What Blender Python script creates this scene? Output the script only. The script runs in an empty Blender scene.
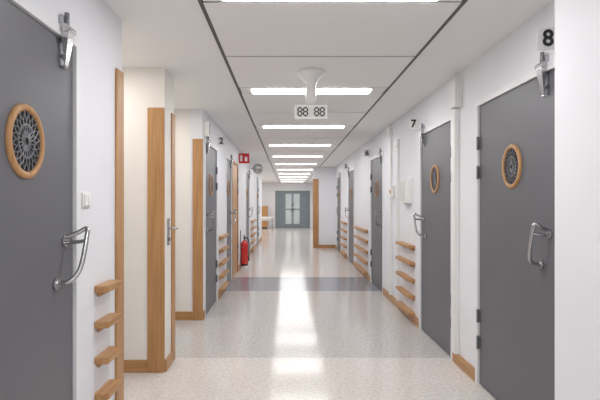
import bpy, bmesh, math
from mathutils import Vector, Matrix
S=bpy.context.scene
try:
    S.view_settings.view_transform='Standard'
except Exception: pass

# ---------------- materials ----------------
def mat(name, col, rough=0.5, metal=0.0, noise=0.0, scale=(8,8,8), col2=None, bump=0.0, spec=0.5, emit=None, es=0, coat=0):
    m=bpy.data.materials.new(name); m.use_nodes=True
    nt=m.node_tree; b=nt.nodes['Principled BSDF']
    b.inputs['Roughness'].default_value=rough; b.inputs['Metallic'].default_value=metal
    b.inputs['Specular IOR Level'].default_value=spec
    b.inputs['Coat Weight'].default_value=coat
    tc=nt.nodes.new('ShaderNodeTexCoord'); mp=nt.nodes.new('ShaderNodeMapping'); mp.inputs['Scale'].default_value=scale
    nz=nt.nodes.new('ShaderNodeTexNoise'); nz.inputs['Scale'].default_value=1.0; nz.inputs['Detail'].default_value=5
    nt.links.new(tc.outputs['Object'],mp.inputs[0]); nt.links.new(mp.outputs[0],nz.inputs['Vector'])
    if col2 is None: col2=tuple(c*(1-noise) for c in col)
    r=nt.nodes.new('ShaderNodeValToRGB'); r.color_ramp.elements[0].position=.35; r.color_ramp.elements[1].position=.65
    r.color_ramp.elements[0].color=(*col2,1); r.color_ramp.elements[1].color=(*col,1)
    nt.links.new(nz.outputs[0],r.inputs[0]); nt.links.new(r.outputs[0],b.inputs['Base Color'])
    if bump>0:
        bp=nt.nodes.new('ShaderNodeBump'); bp.inputs['Strength'].default_value=bump; bp.inputs['Distance'].default_value=.01
        nt.links.new(nz.outputs[0],bp.inputs['Height']); nt.links.new(bp.outputs[0],b.inputs['Normal'])
    if emit:
        b.inputs['Emission Color'].default_value=(*emit,1); b.inputs['Emission Strength'].default_value=es
    return m
M_wall=mat('painted_wall',(.825,.83,.87),.6,noise=.02,scale=(3,3,3))
M_cream=mat('cream_wall',(.85,.82,.78),.6,noise=.02,scale=(3,3,3))
M_ceil=mat('ceiling_paint',(.90,.90,.90),.7,noise=.01)
M_panel=mat('ceiling_metal_panel',(.90,.89,.885),.5,noise=.01)
M_rail=mat('ceiling_rail_grey',(.10,.10,.10),.5)
M_seam=mat('panel_joint',(.12,.12,.12),.6)
M_flA=mat('vinyl_floor_light',(.74,.695,.665),.13,scale=(38,38,38),col2=(.61,.57,.54),spec=.25)
M_flB=mat('vinyl_floor_grey',(.61,.585,.575),.13,scale=(38,38,38),col2=(.47,.45,.44),spec=.25)
M_flC=mat('vinyl_floor_blue',(.33,.335,.37),.14,scale=(38,38,38),col2=(.25,.255,.29),spec=.28)
M_door=mat('grey_door_laminate',(.138,.138,.154),.42,noise=.05,scale=(2,2,2))
M_frame=mat('door_frame_paint',(.82,.82,.84),.4)
M_gap=mat('dark_gap',(.02,.02,.02),.8)
M_metal=mat('brushed_steel',(.50,.50,.51),.22,1.0)
M_dmetal=mat('grille_metal',(.20,.20,.215),.35,.5)
M_black=mat('black_plastic',(.015,.015,.015),.5)
wc=(.52,.285,.12); wd=(.40,.20,.078)
M_wz=mat('oak_vertical',wc,.4,scale=(45,45,2.5),col2=wd)
M_wy=mat('oak_along',wc,.4,scale=(45,2.5,45),col2=wd)
M_wx=mat('oak_across',wc,.4,scale=(2.5,45,45),col2=wd)
M_white=mat('white_plastic',(.84,.84,.83),.35)
M_disp=mat('display_green_grey',(.72,.74,.70),.3)
M_red=mat('red_enamel',(.62,.02,.02),.25,coat=.5)
M_redsign=mat('red_sign',(.6,.02,.03),.4)
M_glass=mat('tinted_glazing',(.22,.27,.31),.08)
M_glass2=mat('light_glazing',(.62,.69,.71),.08)
M_lamp=mat('lamp_diffuser',(.9,.9,.9),.5,emit=(1,1,.99),es=8)
M_bluegrey=mat('steel_door_paint',(.21,.25,.28),.35)
M_yel=mat('amber_plastic',(.7,.45,.12),.4)

# ---------------- mesh builder ----------------
class B:
    def __init__(s,name): s.name=name; s.bm=bmesh.new(); s.mats=[]
    def mi(s,m):
        if m not in s.mats: s.mats.append(m)
        return s.mats.index(m)
    def box(s,x0,x1,y0,y1,z0,z1,m):
        x0,x1=sorted((x0,x1)); y0,y1=sorted((y0,y1)); z0,z1=sorted((z0,z1))
        s.hexa([(x0,y0,z0),(x1,y0,z0),(x1,y1,z0),(x0,y1,z0),(x0,y0,z1),(x1,y0,z1),(x1,y1,z1),(x0,y1,z1)],m)
    def hexa(s,pts,m):
        v=[s.bm.verts.new(p) for p in pts]; k=s.mi(m)
        for f in [(0,3,2,1),(4,5,6,7),(0,1,5,4),(1,2,6,5),(2,3,7,6),(3,0,4,7)]:
            fc=s.bm.faces.new([v[i] for i in f]); fc.material_index=k
    def lathe(s,origin,axis,prof,m,seg=28,cap=True,sy=1.0):
        a=Vector(axis).normalized(); o=Vector(origin)
        t=Vector((0,0,1)) if abs(a.z)<.9 else Vector((1,0,0))
        u=a.cross(t).normalized(); w=a.cross(u)
        k=s.mi(m); rings=[]
        for r,h in prof:
            rings.append([s.bm.verts.new(o+a*h+(u*math.cos(2*math.pi*i/seg)*sy+w*math.sin(2*math.pi*i/seg))*max(r,1e-4)) for i in range(seg)])
        for A,C in zip(rings,rings[1:]):
            for i in range(seg):
                f=s.bm.faces.new([A[i],A[(i+1)%seg],C[(i+1)%seg],C[i]]); f.material_index=k; f.smooth=True
        if cap:
            for R in (rings[0],rings[-1]):
                f=s.bm.faces.new(R); f.material_index=k
    def cyl(s,p0,p1,r,m,seg=16,r2=None):
        p0=Vector(p0);p1=Vector(p1); d=p1-p0
        s.lathe(p0,d,[(r,0),(r if r2 is None else r2,d.length)],m,seg)
    def tube(s,pts,r,m,seg=10):
        pts=[Vector(p) for p in pts]; k=s.mi(m); rings=[]
        prev=None
        for i,p in enumerate(pts):
            d=(pts[min(i+1,len(pts)-1)]-pts[max(i-1,0)]).normalized()
            if prev is None:
                t=Vector((0,0,1)) if abs(d.z)<.9 else Vector((0,1,0)); u=d.cross(t).normalized()
            else: u=(prev-d*prev.dot(d)).normalized()
            prev=u; w=d.cross(u)
            rings.append([s.bm.verts.new(p+(u*math.cos(2*math.pi*j/seg)+w*math.sin(2*math.pi*j/seg))*r) for j in range(seg)])
        for A,C in zip(rings,rings[1:]):
            for j in range(seg):
                f=s.bm.faces.new([A[j],A[(j+1)%seg],C[(j+1)%seg],C[j]]); f.material_index=k; f.smooth=True
        for R in (rings[0],rings[-1]):
            f=s.bm.faces.new(R); f.material_index=k
    def done(s,bevel=0,parent=None):
        bm=s.bm
        bmesh.ops.recalc_face_normals(bm,faces=bm.faces[:])
        xs=[v.co for v in bm.verts]
        c=Vector([(min(v[i] for v in xs)+max(v[i] for v in xs))/2 for i in range(3)])
        for v in bm.verts: v.co-=c
        me=bpy.data.meshes.new(s.name); bm.to_mesh(me); bm.free()
        for m in s.mats: me.materials.append(m)
        ob=bpy.data.objects.new(s.name,me); S.collection.objects.link(ob); ob.location=c
        if bevel>0:
            md=ob.modifiers.new('bevel','BEVEL'); md.width=bevel; md.segments=2; md.limit_method='ANGLE'; md.angle_limit=math.radians(50)
        return ob
def smoothpath(ctrl,n=6):
    P=[Vector(p) for p in ctrl]; P=[P[0]*2-P[1]]+P+[P[-1]*2-P[-2]]; out=[]
    for i in range(1,len(P)-2):
        for j in range(n):
            t=j/n; a,b,c,d=P[i-1:i+3]
            out.append(.5*((2*b)+(c-a)*t+(2*a-5*b+4*c-d)*t*t+(3*b-a-3*c+d)*t**3))
    out.append(P[-2]); return out

H=2.47; XR=1.44; XL=-1.0; YE=25.2; YB=-5.0; FR=.045; DH=2.10
RD=[(2.45,3.47,'near','g'),(4.04,4.98,'far','g'),(6.97,7.95,'near','g'),(10.0,10.9,'far','g'),(12.5,13.4,'near','g'),(16.0,16.9,'far','g'),(20,20.9,'near','g')]
LD=[(1.36,2.15,'far','g'),(5.52,6.42,'near','g'),(7.42,8.10,'far','g'),(8.28,9.12,'near','w'),(10.9,11.8,'far','g'),(14.6,15.5,'near','g')]

def wallseg(b,xf,side,y0,y1,doors,m,th=.15):
    xo=xf+side*th; y=y0
    for d in doors:
        a=d[0]-FR; c=d[1]+FR
        if a<y0 or c>y1: continue
        b.box(xf,xo,y,a,0,H,m); b.box(xf,xo,a,c,DH+FR,H,m); y=c
    b.box(xf,xo,y,y1,0,H,m)
b=B('floor')
for y0,y1,m in [(YB,4.07,M_flA),(4.07,7.16,M_flB),(7.16,8.5,M_flC),(8.5,YE+.3,M_flA)]:
    b.box(-4.2,1.65,y0,y1,-.1,0,m)
b.done()
b=B('ceiling'); b.box(-4.2,1.65,YB,YE+.3,H,H+.1,M_ceil); b.done()
b=B('wall_right')
b.box(1.2,1.59,YB,2.07,0,H,M_wall)
wallseg(b,XR,1,2.07,YE,RD,M_wall); b.done()
b=B('wall_partition'); b.box(.78,XR,14.0,14.25,0,H,M_wall); b.done()
b=B('wall_left')
wallseg(b,XL,-1,YB,2.77,LD,M_wall)
b.box(-1.9,-1.15,2.67,2.77,0,H,M_cream)
b.box(-2.0,-1.9,2.67,5.49,0,H,M_cream)
b.box(-1.9,XL,3.73,4.03,0,H,M_cream)
b.box(-1.9,-1.15,5.39,5.47,0,H,M_cream)
wallseg(b,XL,-1,5.39,17.5,LD,M_wall)
b.box(-4.0,-1.15,17.4,17.5,0,H,M_cream)
b.box(-4.1,-4.0,17.4,YE,0,H,M_cream)
b.done()
b=B('wall_back'); b.box(-4.2,1.65,YB-.1,YB,0,H,M_wall); b.done()
b=B('wall_end')
b.box(-4.2,-.70,YE,YE+.15,0,H,M_wall); b.box(1.20,1.65,YE,YE+.15,0,H,M_wall); b.box(-.70,1.20,YE,YE+.15,2.04,H,M_wall); b.done()
b=B('door_14')
b.box(-.70,-.62,YE-.02,YE+.1,0,2.04,M_bluegrey); b.box(1.12,1.20,YE-.02,YE+.1,0,2.04,M_bluegrey); b.box(-.62,1.12,YE-.02,YE+.1,1.96,2.04,M_bluegrey)
for i in range(4):
    x0=-.62+i*.435; x1=x0+.435
    b.box(x0,x0+.05,YE,YE+.06,0.01,1.96,M_bluegrey); b.box(x1-.05,x1,YE,YE+.06,.01,1.96,M_bluegrey)
    b.box(x0+.05,x1-.05,YE,YE+.06,.01,.22,M_bluegrey); b.box(x0+.05,x1-.05,YE,YE+.06,1.88,1.96,M_bluegrey); b.box(x0+.05,x1-.05,YE,YE+.06,1.0,1.06,M_bluegrey)
    b.box(x0+.05,x1-.05,YE+.02,YE+.04,.22,1.88,M_glass2 if i in(1,2) else M_glass)
for x in(.2,.3):
    b.cyl((x,YE-.06,.9),(x,YE-.06,1.3),.015,M_metal)
    for z in(.93,1.27): b.cyl((x,YE-.06,z),(x,YE,z),.01,M_metal)
b.done()

# ---------------- doors ----------------
def door(n,xw,side,ya,yb,latch,kind):
    b=B('door_%d'%n)
    X=lambda v: xw-side*v
    dm=M_door if kind=='g' else M_wz
    fm=M_frame if kind=='g' else M_wz
    g=.006
    b.box(X(-.06),X(-.004),ya+g,yb-g,.012,DH-g,dm)
    b.box(X(-.10),X(-.062),ya,yb,0,DH,M_gap)
    for y0,y1 in((ya-FR,ya),(yb,yb+FR)): b.box(X(-.12),X(.012),y0,y1,0,DH+FR,fm)
    b.box(X(-.12),X(.012),ya,yb,DH,DH+FR,fm)
    ly,hy,s=(ya,yb,1) if latch=='near' else (yb,ya,-1)
    for z in(.32,.52,1.60,1.82):
        b.cyl((X(.010),hy,z-.05),(X(.010),hy,z+.05),.009,M_dmetal,10)
        b.box(X(-.004),X(.002),hy,hy-s*.03,z-.045,z+.045,M_dmetal)
    if kind=='g':
        cy=(ya+yb)/2; cz=1.605; R=.143; r=.116; E=.86
        o=Vector((X(-.004),cy,cz)); ax=Vector((-side,0,0))
        b.lathe(o,ax,[(r,0),(r,.010),(r+.005,.015),(R-.008,.015),(R,.008),(R,0)],M_wz,44,cap=False,sy=E)
        b.lathe(o,ax,[(r,.0),(r,.003)],M_gap,44,sy=E)
        # rosette grille: curved spokes in both directions, hub and rings
        N=20
        for k in range(N):
            for sg in(1,-1):
                p=[]
                for j in range(7):
                    t=.16+.84*j/6; a=2*math.pi*k/N+sg*.62*(t-.16); rr=r*t
                    p.append(o+ax*.006+Vector((0,rr*math.cos(a)*E,rr*math.sin(a))))
                b.tube(p,.0022,M_dmetal,5)
        for q in(.16,.55): b.lathe(o+ax*.003,ax,[(r*q-.003,0),(r*q-.003,.006),(r*q+.003,.006),(r*q+.003,0)],M_dmetal,32,cap=False,sy=E)
        hy0=ly+s*.085; hy1=ly+s*.155
        ctrl=[(X(-.004),hy0,1.215),(X(.05),hy0-s*.01,1.235),(X(.088),hy0-s*.02,1.255),(X(.095),hy0-s*.005,1.22),(X(.088),hy1-s*.03,1.09),(X(.06),hy1,1.035),(X(-.004),hy1+s*.01,1.02)]
        b.tube(smoothpath(ctrl,6),.0105,M_metal,12)
        b.tube(smoothpath([(X(-.004),hy0,1.19),(X(.05),hy0,1.195),(X(.09),hy0,1.20)],4),.009,M_metal,10)
        for p in((hy0,1.20),(hy1+s*.01,1.02)): b.cyl((X(-.004),p[0],p[1]),(X(.006),p[0],p[1]),.027,M_metal,20)
        y=ly+s*.115
        b.box(X(-.004),X(.01),y-.028,y+.028,1.97,2.07,M_metal)
        b.hexa([(X(.008),y-.013,1.975),(X(.02),y-.013,1.975),(X(.02),y+.013,1.975),(X(.008),y+.013,1.975),
                (X(.014),y-.03,2.13),(X(.045),y-.03,2.13),(X(.045),y+.03,2.13),(X(.014),y+.03,2.13)],M_metal)
        b.box(X(0),X(.02),y-.03,y+.03,2.145,2.19,M_metal)
        b.cyl((X(.03),y-.036,2.135),(X(.03),y+.036,2.135),.017,M_metal,14)
        b.cyl((X(.022),y,2.14),(X(.022),y,2.21),.011,M_dmetal,14)
        b.cyl((X(.012),y-.03,2.01),(X(.012),y+.03,2.01),.011,M_dmetal,12)
    else:
        hy0=ly+s*.07
        b.box(X(-.004),X(.004),hy0-.018,hy0+.018,.93,1.15,M_metal)
        b.tube(smoothpath([(X(.0),hy0,1.05),(X(.045),hy0,1.05),(X(.055),hy0+s*.03,1.05),(X(.055),hy0+s*.12,1.05)],4),.009,M_metal)
    b.done(.0015)
n=1
for d in RD: door(n,XR,1,*d); n+=1
for d in LD: door(n,XL,-1,*d); n+=1

def rack(xw,side,y0,y1,zs=(.11,.30,.49,.68,.87),pr=.075):
    b=B('wooden_wall_rack')
    for z in zs:
        xa=xw; xb=xw-side*pr
        b.box(xa,xb,y0,y1,z-.018,z+.018,M_wy)
        b.box(xa,xa-side*.018,y0+.03,y1-.03,z-.045,z-.018,M_wy)
    b.done(.006)
rack(XR,1,5.2,5.85); rack(XR,1,8.25,9.7); rack(XR,1,11.2,12.2)
rack(XL,-1,2.37,2.57,(.18,.37,.555,.74,.925)); rack(XL,-1,6.62,7.30); rack(XL,-1,12.3,13.6)

tn=[0]
def trim(x0,x1,y0,y1,z0,z1,m=M_wz):
    tn[0]+=1; b=B('trim_%d'%tn[0]); b.box(x0,x1,y0,y1,z0,z1,m); b.done(.004)
trim(XL,XL+.015,2.655,2.765,0,2.15)
trim(-1.135,-1.0+.002,3.71,3.73,0,2.14)
trim(XL,XL+.012,3.93,4.04,0,2.14)
trim(-1.115,-1.0+.006,5.37,5.39,0,2.12)
trim(.76,.93,13.98,14.0,0,2.10)
trim(.765,.78,14.0,14.25,0,2.10)
b=B('baseboard_left'); bh=.10
b.box(-1.9,-1.136,3.715,3.73,0,bh,M_wx); b.box(XL,XL+.014,3.732,3.925,0,bh,M_wy)
b.box(-1.9,-1.116,5.375,5.39,0,bh,M_wx)
def bb(b,xw,side,y0,y1,doors):
    y=y0
    for d in doors:
        a=d[0]-FR;c=d[1]+FR
        if c<y0 or a>y1: continue
        if a-y>.02: b.box(xw,xw-side*.014,y,a,0,bh,M_wy)
        y=c
    if y1-y>.02: b.box(xw,xw-side*.014,y,y1,0,bh,M_wy)
bb(b,XL,-1,5.395,17.5,LD); bb(b,XL,-1,YB,2.65,LD)
b.done(.003)
b=B('baseboard_right'); bb(b,XR,1,2.08,13.98,RD); bb(b,XR,1,14.26,YE-.03,RD)
b.box(.935,XR-.015,13.985,14.0,0,bh,M_wx); b.done(.003)

# ---------------- ceiling ----------------
CX0,CX1=-.477,.96
b=B('trim_20')
for x in(CX0,CX1):
    b.box(x-.010,x+.010,YB,YE,H-.008,H,M_rail)
b.done()
lights=[4.48+2.1*k for k in range(-4,10)]
b=B('ceiling_panel_grid')
edges=[YB]+[v for l in lights for v in (l-.12,l+.12)]+[YE]
segs=[]
for i in range(0,len(edges),2):
    a,c=edges[i],edges[i+1]; mid=(a+c)/2
    if c-a>1.2: segs+= [(a,mid),(mid,c)]
    else: segs.append((a,c))
b.box(CX0+.010,CX1-.010,YB,YE,H-.004,H,M_seam)
for a,c in segs: b.box(CX0+.014,CX1-.014,a+.011,c-.011,H-.008,H-.004,M_panel)
b.done()
for l in lights:
    b=B('ceiling_light')
    b.box(CX0+.02,CX1-.02,l-.113,l+.113,H-.008,H-.004,M_white)
    xa,xb=.225-.575,.225+.575
    b.box(xa-.02,xb+.02,l-.095,l+.095,H-.011,H-.008,M_white)
    b.box(xa,xb,l-.085,l+.085,H-.018,H-.011,M_lamp)
    o=b.done(.001)
    L=bpy.data.lights.new('tube','AREA'); L.shape='RECTANGLE'; L.size=1.15; L.size_y=.17; L.energy=12.8; L.color=(1,.995,.985)
    lo=bpy.data.objects.new('tube',L); S.collection.objects.link(lo); lo.parent=o
    lo.location=(.225-o.location.x,0,H-.020-o.location.z)
def fill_down(x,y,e):  # unseen lamps, added to brighten the niches and the far-left room
    b=B('fill_downlight')
    b.lathe((x,y,H),(0,0,-1),[(.09,0),(.09,.008),(.075,.014),(.07,.014)],M_white,28)
    b.lathe((x,y,H-.014),(0,0,-1),[(.068,0),(.06,.006)],M_lamp,28)
    o=b.done()
    L=bpy.data.lights.new('fill_light','AREA'); L.shape='DISK'; L.size=.13; L.energy=e; L.color=(1,.95,.89)
    lo=bpy.data.objects.new('fill_light',L); S.collection.objects.link(lo); lo.parent=o; lo.location=(0,0,-.02)
fill_down(-1.5,3.25,5); fill_down(-1.5,4.7,6); fill_down(-2.4,19.3,30); fill_down(-2.4,22.5,35)

# ---------------- digital clock ----------------
b=B('digital_clock'); cx=.19; cy=3.83
b.box(cx-.135,cx+.135,cy-.035,cy+.035,2.065,2.18,M_white)
b.box(cx-.124,cx+.124,cy-.038,cy-.034,2.077,2.168,M_disp)
b.lathe((cx,cy,H-.008),(0,0,-1),[(.118,0),(.118,.012),(.105,.03),(.07,.06),(.045,.10),(.038,.15),(.045,.21),(.048,.282)],M_white,32)
SEG={'t':(0,1,1,1),'m':(0,.5,1,.5),'b':(0,0,1,0),'tl':(0,.5,0,1),'tr':(1,.5,1,1),'bl':(0,0,0,.5),'br':(1,0,1,.5)}
for x0 in(cx-.108,cx-.062,cx+.030,cx+.076):
    w,h=.032,.064; z0=2.0905
    for k in SEG.values():
        xa,za,xb,zb=x0+k[0]*w,z0+k[1]*h,x0+k[2]*w,z0+k[3]*h
        t=.0055
        if za==zb: b.box(xa+.004,xb-.004,cy-.041,cy-.037,za-t,za+t,M_black)
        else: b.box(xa-t,xa+t,cy-.041,cy-.037,za+.004,zb-.004,M_black)
b.done()

def flag(ch,xw,side,y,z=2.25,w=.12,s=.10):
    b=B('door_number_sign'); x0=xw; x1=xw-side*w
    b.box(x0,x1,y-.004,y+.004,z-.06,z+.06,M_white)
    b.box(xw,xw-side*.008,y-.015,y+.015,z-.06,z+.06,M_white)
    o=b.done()
    cu=bpy.data.curves.new('digit','FONT'); cu.body=ch; cu.size=s*1.2; cu.extrude=.001; cu.align_x='CENTER'; cu.align_y='CENTER'; cu.offset=.003
    t=bpy.data.objects.new('digit',cu); me=bpy.data.meshes.new_from_object(t); bpy.data.objects.remove(t)
    me.materials.clear(); me.materials.append(M_black)
    t=bpy.data.objects.new('digit',me); S.collection.objects.link(t); t.parent=o
    t.rotation_euler=(math.pi/2,0,0); t.location=(0,-.0065,0)
flag('8',XR,1,2.45,2.243,.115); flag('7',XR,1,5.10,2.245,.10); flag('6',XR,1,8.1,2.25,.10); flag('5',XR,1,11.05,2.25,.10)
flag('2',XL,-1,6.55,2.25,.10)

def device(name,xw,side,y0,y1,z0,z1,d,parts=()):
    b=B(name); X=lambda v:xw-side*v
    b.box(X(0),X(d*.35),y0-.006,y1+.006,z0-.006,z1+.006,M_white)
    b.box(X(d*.35),X(d),y0,y1,z0,z1,M_white)
    for (a,c,e,f,dd,m) in parts: b.box(X(d),X(d+dd),a,c,e,f,m)
    return b.done(.004)
device('light_switch',XL,-1,2.215,2.305,1.35,1.42,.014,[(2.225,2.258,1.357,1.413,.006,M_white),(2.262,2.295,1.357,1.413,.006,M_white)])
device('junction_box',XR,1,3.80,3.93,2.17,2.40,.06)
b=B('cable_duct'); b.box(XR,XR-.035,3.86,3.93,bh,2.16,M_white); b.box(XR-.035,XR-.04,3.868,3.922,bh,2.16,M_white); b.done(.002)
device('control_box',XR,1,5.35,5.62,1.37,1.66,.08,[(5.38,5.59,1.40,1.63,.004,M_disp)])
device('call_button',XR,1,6.2,6.3,1.45,1.6,.05,[(6.22,6.28,1.5,1.55,.01,M_yel)])
b=B('cable_duct'); b.box(XR,XR-.03,6.35,6.42,bh,2.30,M_white); b.box(XR,XR-.05,6.32,6.45,2.30,2.42,M_white); b.done(.002)
b=B('cable_duct'); b.box(XR,XR-.03,5.95,5.99,bh,2.1,M_white); b.box(XR,XR-.045,5.92,6.02,2.1,2.2,M_white); b.done(.002)
device('emergency_lamp',XL,-1,5.42,5.47,2.16,2.33,.07,[(5.43,5.46,2.18,2.31,.004,M_dmetal)])  # grey emergency lamp box at the niche corner, modelled unlit
b=B('door_lever_plate')
X=lambda v:XL+v
b.box(X(0),X(.008),3.80,3.86,1.02,1.24,M_metal)
b.tube(smoothpath([(X(.004),3.83,1.16),(X(.045),3.83,1.16),(X(.058),3.84,1.16),(X(.058),3.91,1.155)],5),.010,M_metal)
b.cyl((X(.004),3.83,1.07),(X(.02),3.83,1.07),.014,M_dmetal)
b.done(.0015)
b=B('fire_sign')
b.box(XL,XL+.01,9.25,9.29,2.12,2.40,M_white); b.box(XL+.01,XL+.22,9.262,9.278,2.17,2.37,M_redsign)
b.box(XL+.04,XL+.08,9.258,9.262,2.21,2.33,M_white); b.box(XL+.13,XL+.18,9.258,9.262,2.21,2.30,M_white); b.done()
b=B('fire_extinguisher'); ex,ey=-.912,9.65; zb=.07
b.lathe((ex,ey,zb),(0,0,1),[(.070,0),(.076,.012),(.076,.42),(.070,.46),(.05,.495),(.028,.515),(.024,.53)],M_red,28)
b.lathe((ex,ey,zb-.005),(0,0,1),[(.078,0),(.078,.03)],M_black,28)
b.cyl((ex,ey,zb+.53),(ex,ey,zb+.58),.02,M_black)
b.box(ex-.015,ex+.015,ey-.11,ey+.03,zb+.575,zb+.59,M_black)
b.hexa([(ex-.012,ey-.12,zb+.615),(ex+.012,ey-.12,zb+.615),(ex+.012,ey+.02,zb+.585),(ex-.012,ey+.02,zb+.585),(ex-.012,ey-.12,zb+.63),(ex+.012,ey-.12,zb+.63),(ex+.012,ey+.02,zb+.60),(ex-.012,ey+.02,zb+.60)],M_black)
b.tube(smoothpath([(ex,ey,zb+.555),(ex+.05,ey-.02,zb+.57),(ex+.095,ey-.03,zb+.50),(ex+.10,ey-.02,zb+.35),(ex+.09,ey-.01,zb+.18)],6),.010,M_black)
b.cyl((ex+.09,ey-.01,zb+.18),(ex+.088,ey-.01,zb+.09),.011,M_black,12,.018)
b.box(XL,XL+.014,ey-.03,ey+.03,.03,.80,M_dmetal)
b.box(XL,ex,ey-.03,ey+.03,.045,.062,M_dmetal)
b.tube([(ex+.079*math.cos(a),ey+.079*math.sin(a),.45) for a in [math.pi/2+i*math.pi/12 for i in range(0,13)]],.005,M_dmetal,6)
b.done()
b=B('convex_mirror'); 
b.tube([(XL,12.4,2.30),(XL+.2,12.2,2.28)],.012,M_dmetal)
b.lathe((XL+.2,12.2,2.28),(.25,-1,-.15),[(.0,0),(.13,0),(.14,.012),(.13,.025)],M_white,32)
b.lathe((XL+.2,12.2,2.28),(.25,-1,-.15),[(.13,.024),(.115,.04),(.08,.055),(.04,.063),(.002,.066)],M_metal,32)
b.done()
b=B('white_table')
b.box(-1.9,-.65,19.6,20.4,.72,.76,M_white)
for x in(-1.86,-.69):
    for y in(19.64,20.36): b.cyl((x,y,0),(x,y,.72),.025,M_metal)
b.box(-1.86,-.69,19.63,19.66,.62,.72,M_white); b.box(-1.86,-.69,20.34,20.37,.62,.72,M_white)
b.done(.003)
b=B('wooden_cabinet')
b.box(-1.9,-1.1,24.6,25.18,.06,1.2,M_wz); b.box(-1.86,-1.14,24.64,25.16,0,.06,M_black)
b.box(-1.88,-1.51,24.58,24.6,.08,1.18,M_wz); b.box(-1.49,-1.12,24.58,24.6,.08,1.18,M_wz)
b.cyl((-1.54,24.565,.6),(-1.54,24.565,.75),.008,M_metal);b.cyl((-1.46,24.565,.6),(-1.46,24.565,.75),.008,M_metal)
b.done(.002)

w=bpy.data.worlds.new('world'); S.world=w; w.use_nodes=True
w.node_tree.nodes['Background'].inputs[0].default_value=(.9,.92,1,1); w.node_tree.nodes['Background'].inputs[1].default_value=.3
c=bpy.data.cameras.new('camera'); co=bpy.data.objects.new('camera',c); S.collection.objects.link(co)
co.location=(0,0,1.37); co.rotation_euler=(math.pi/2,0,0)
c.sensor_width=36; c.lens=36*460/600; c.shift_x=.02; c.shift_y=.005; c.clip_start=.05; c.clip_end=100
S.camera=co
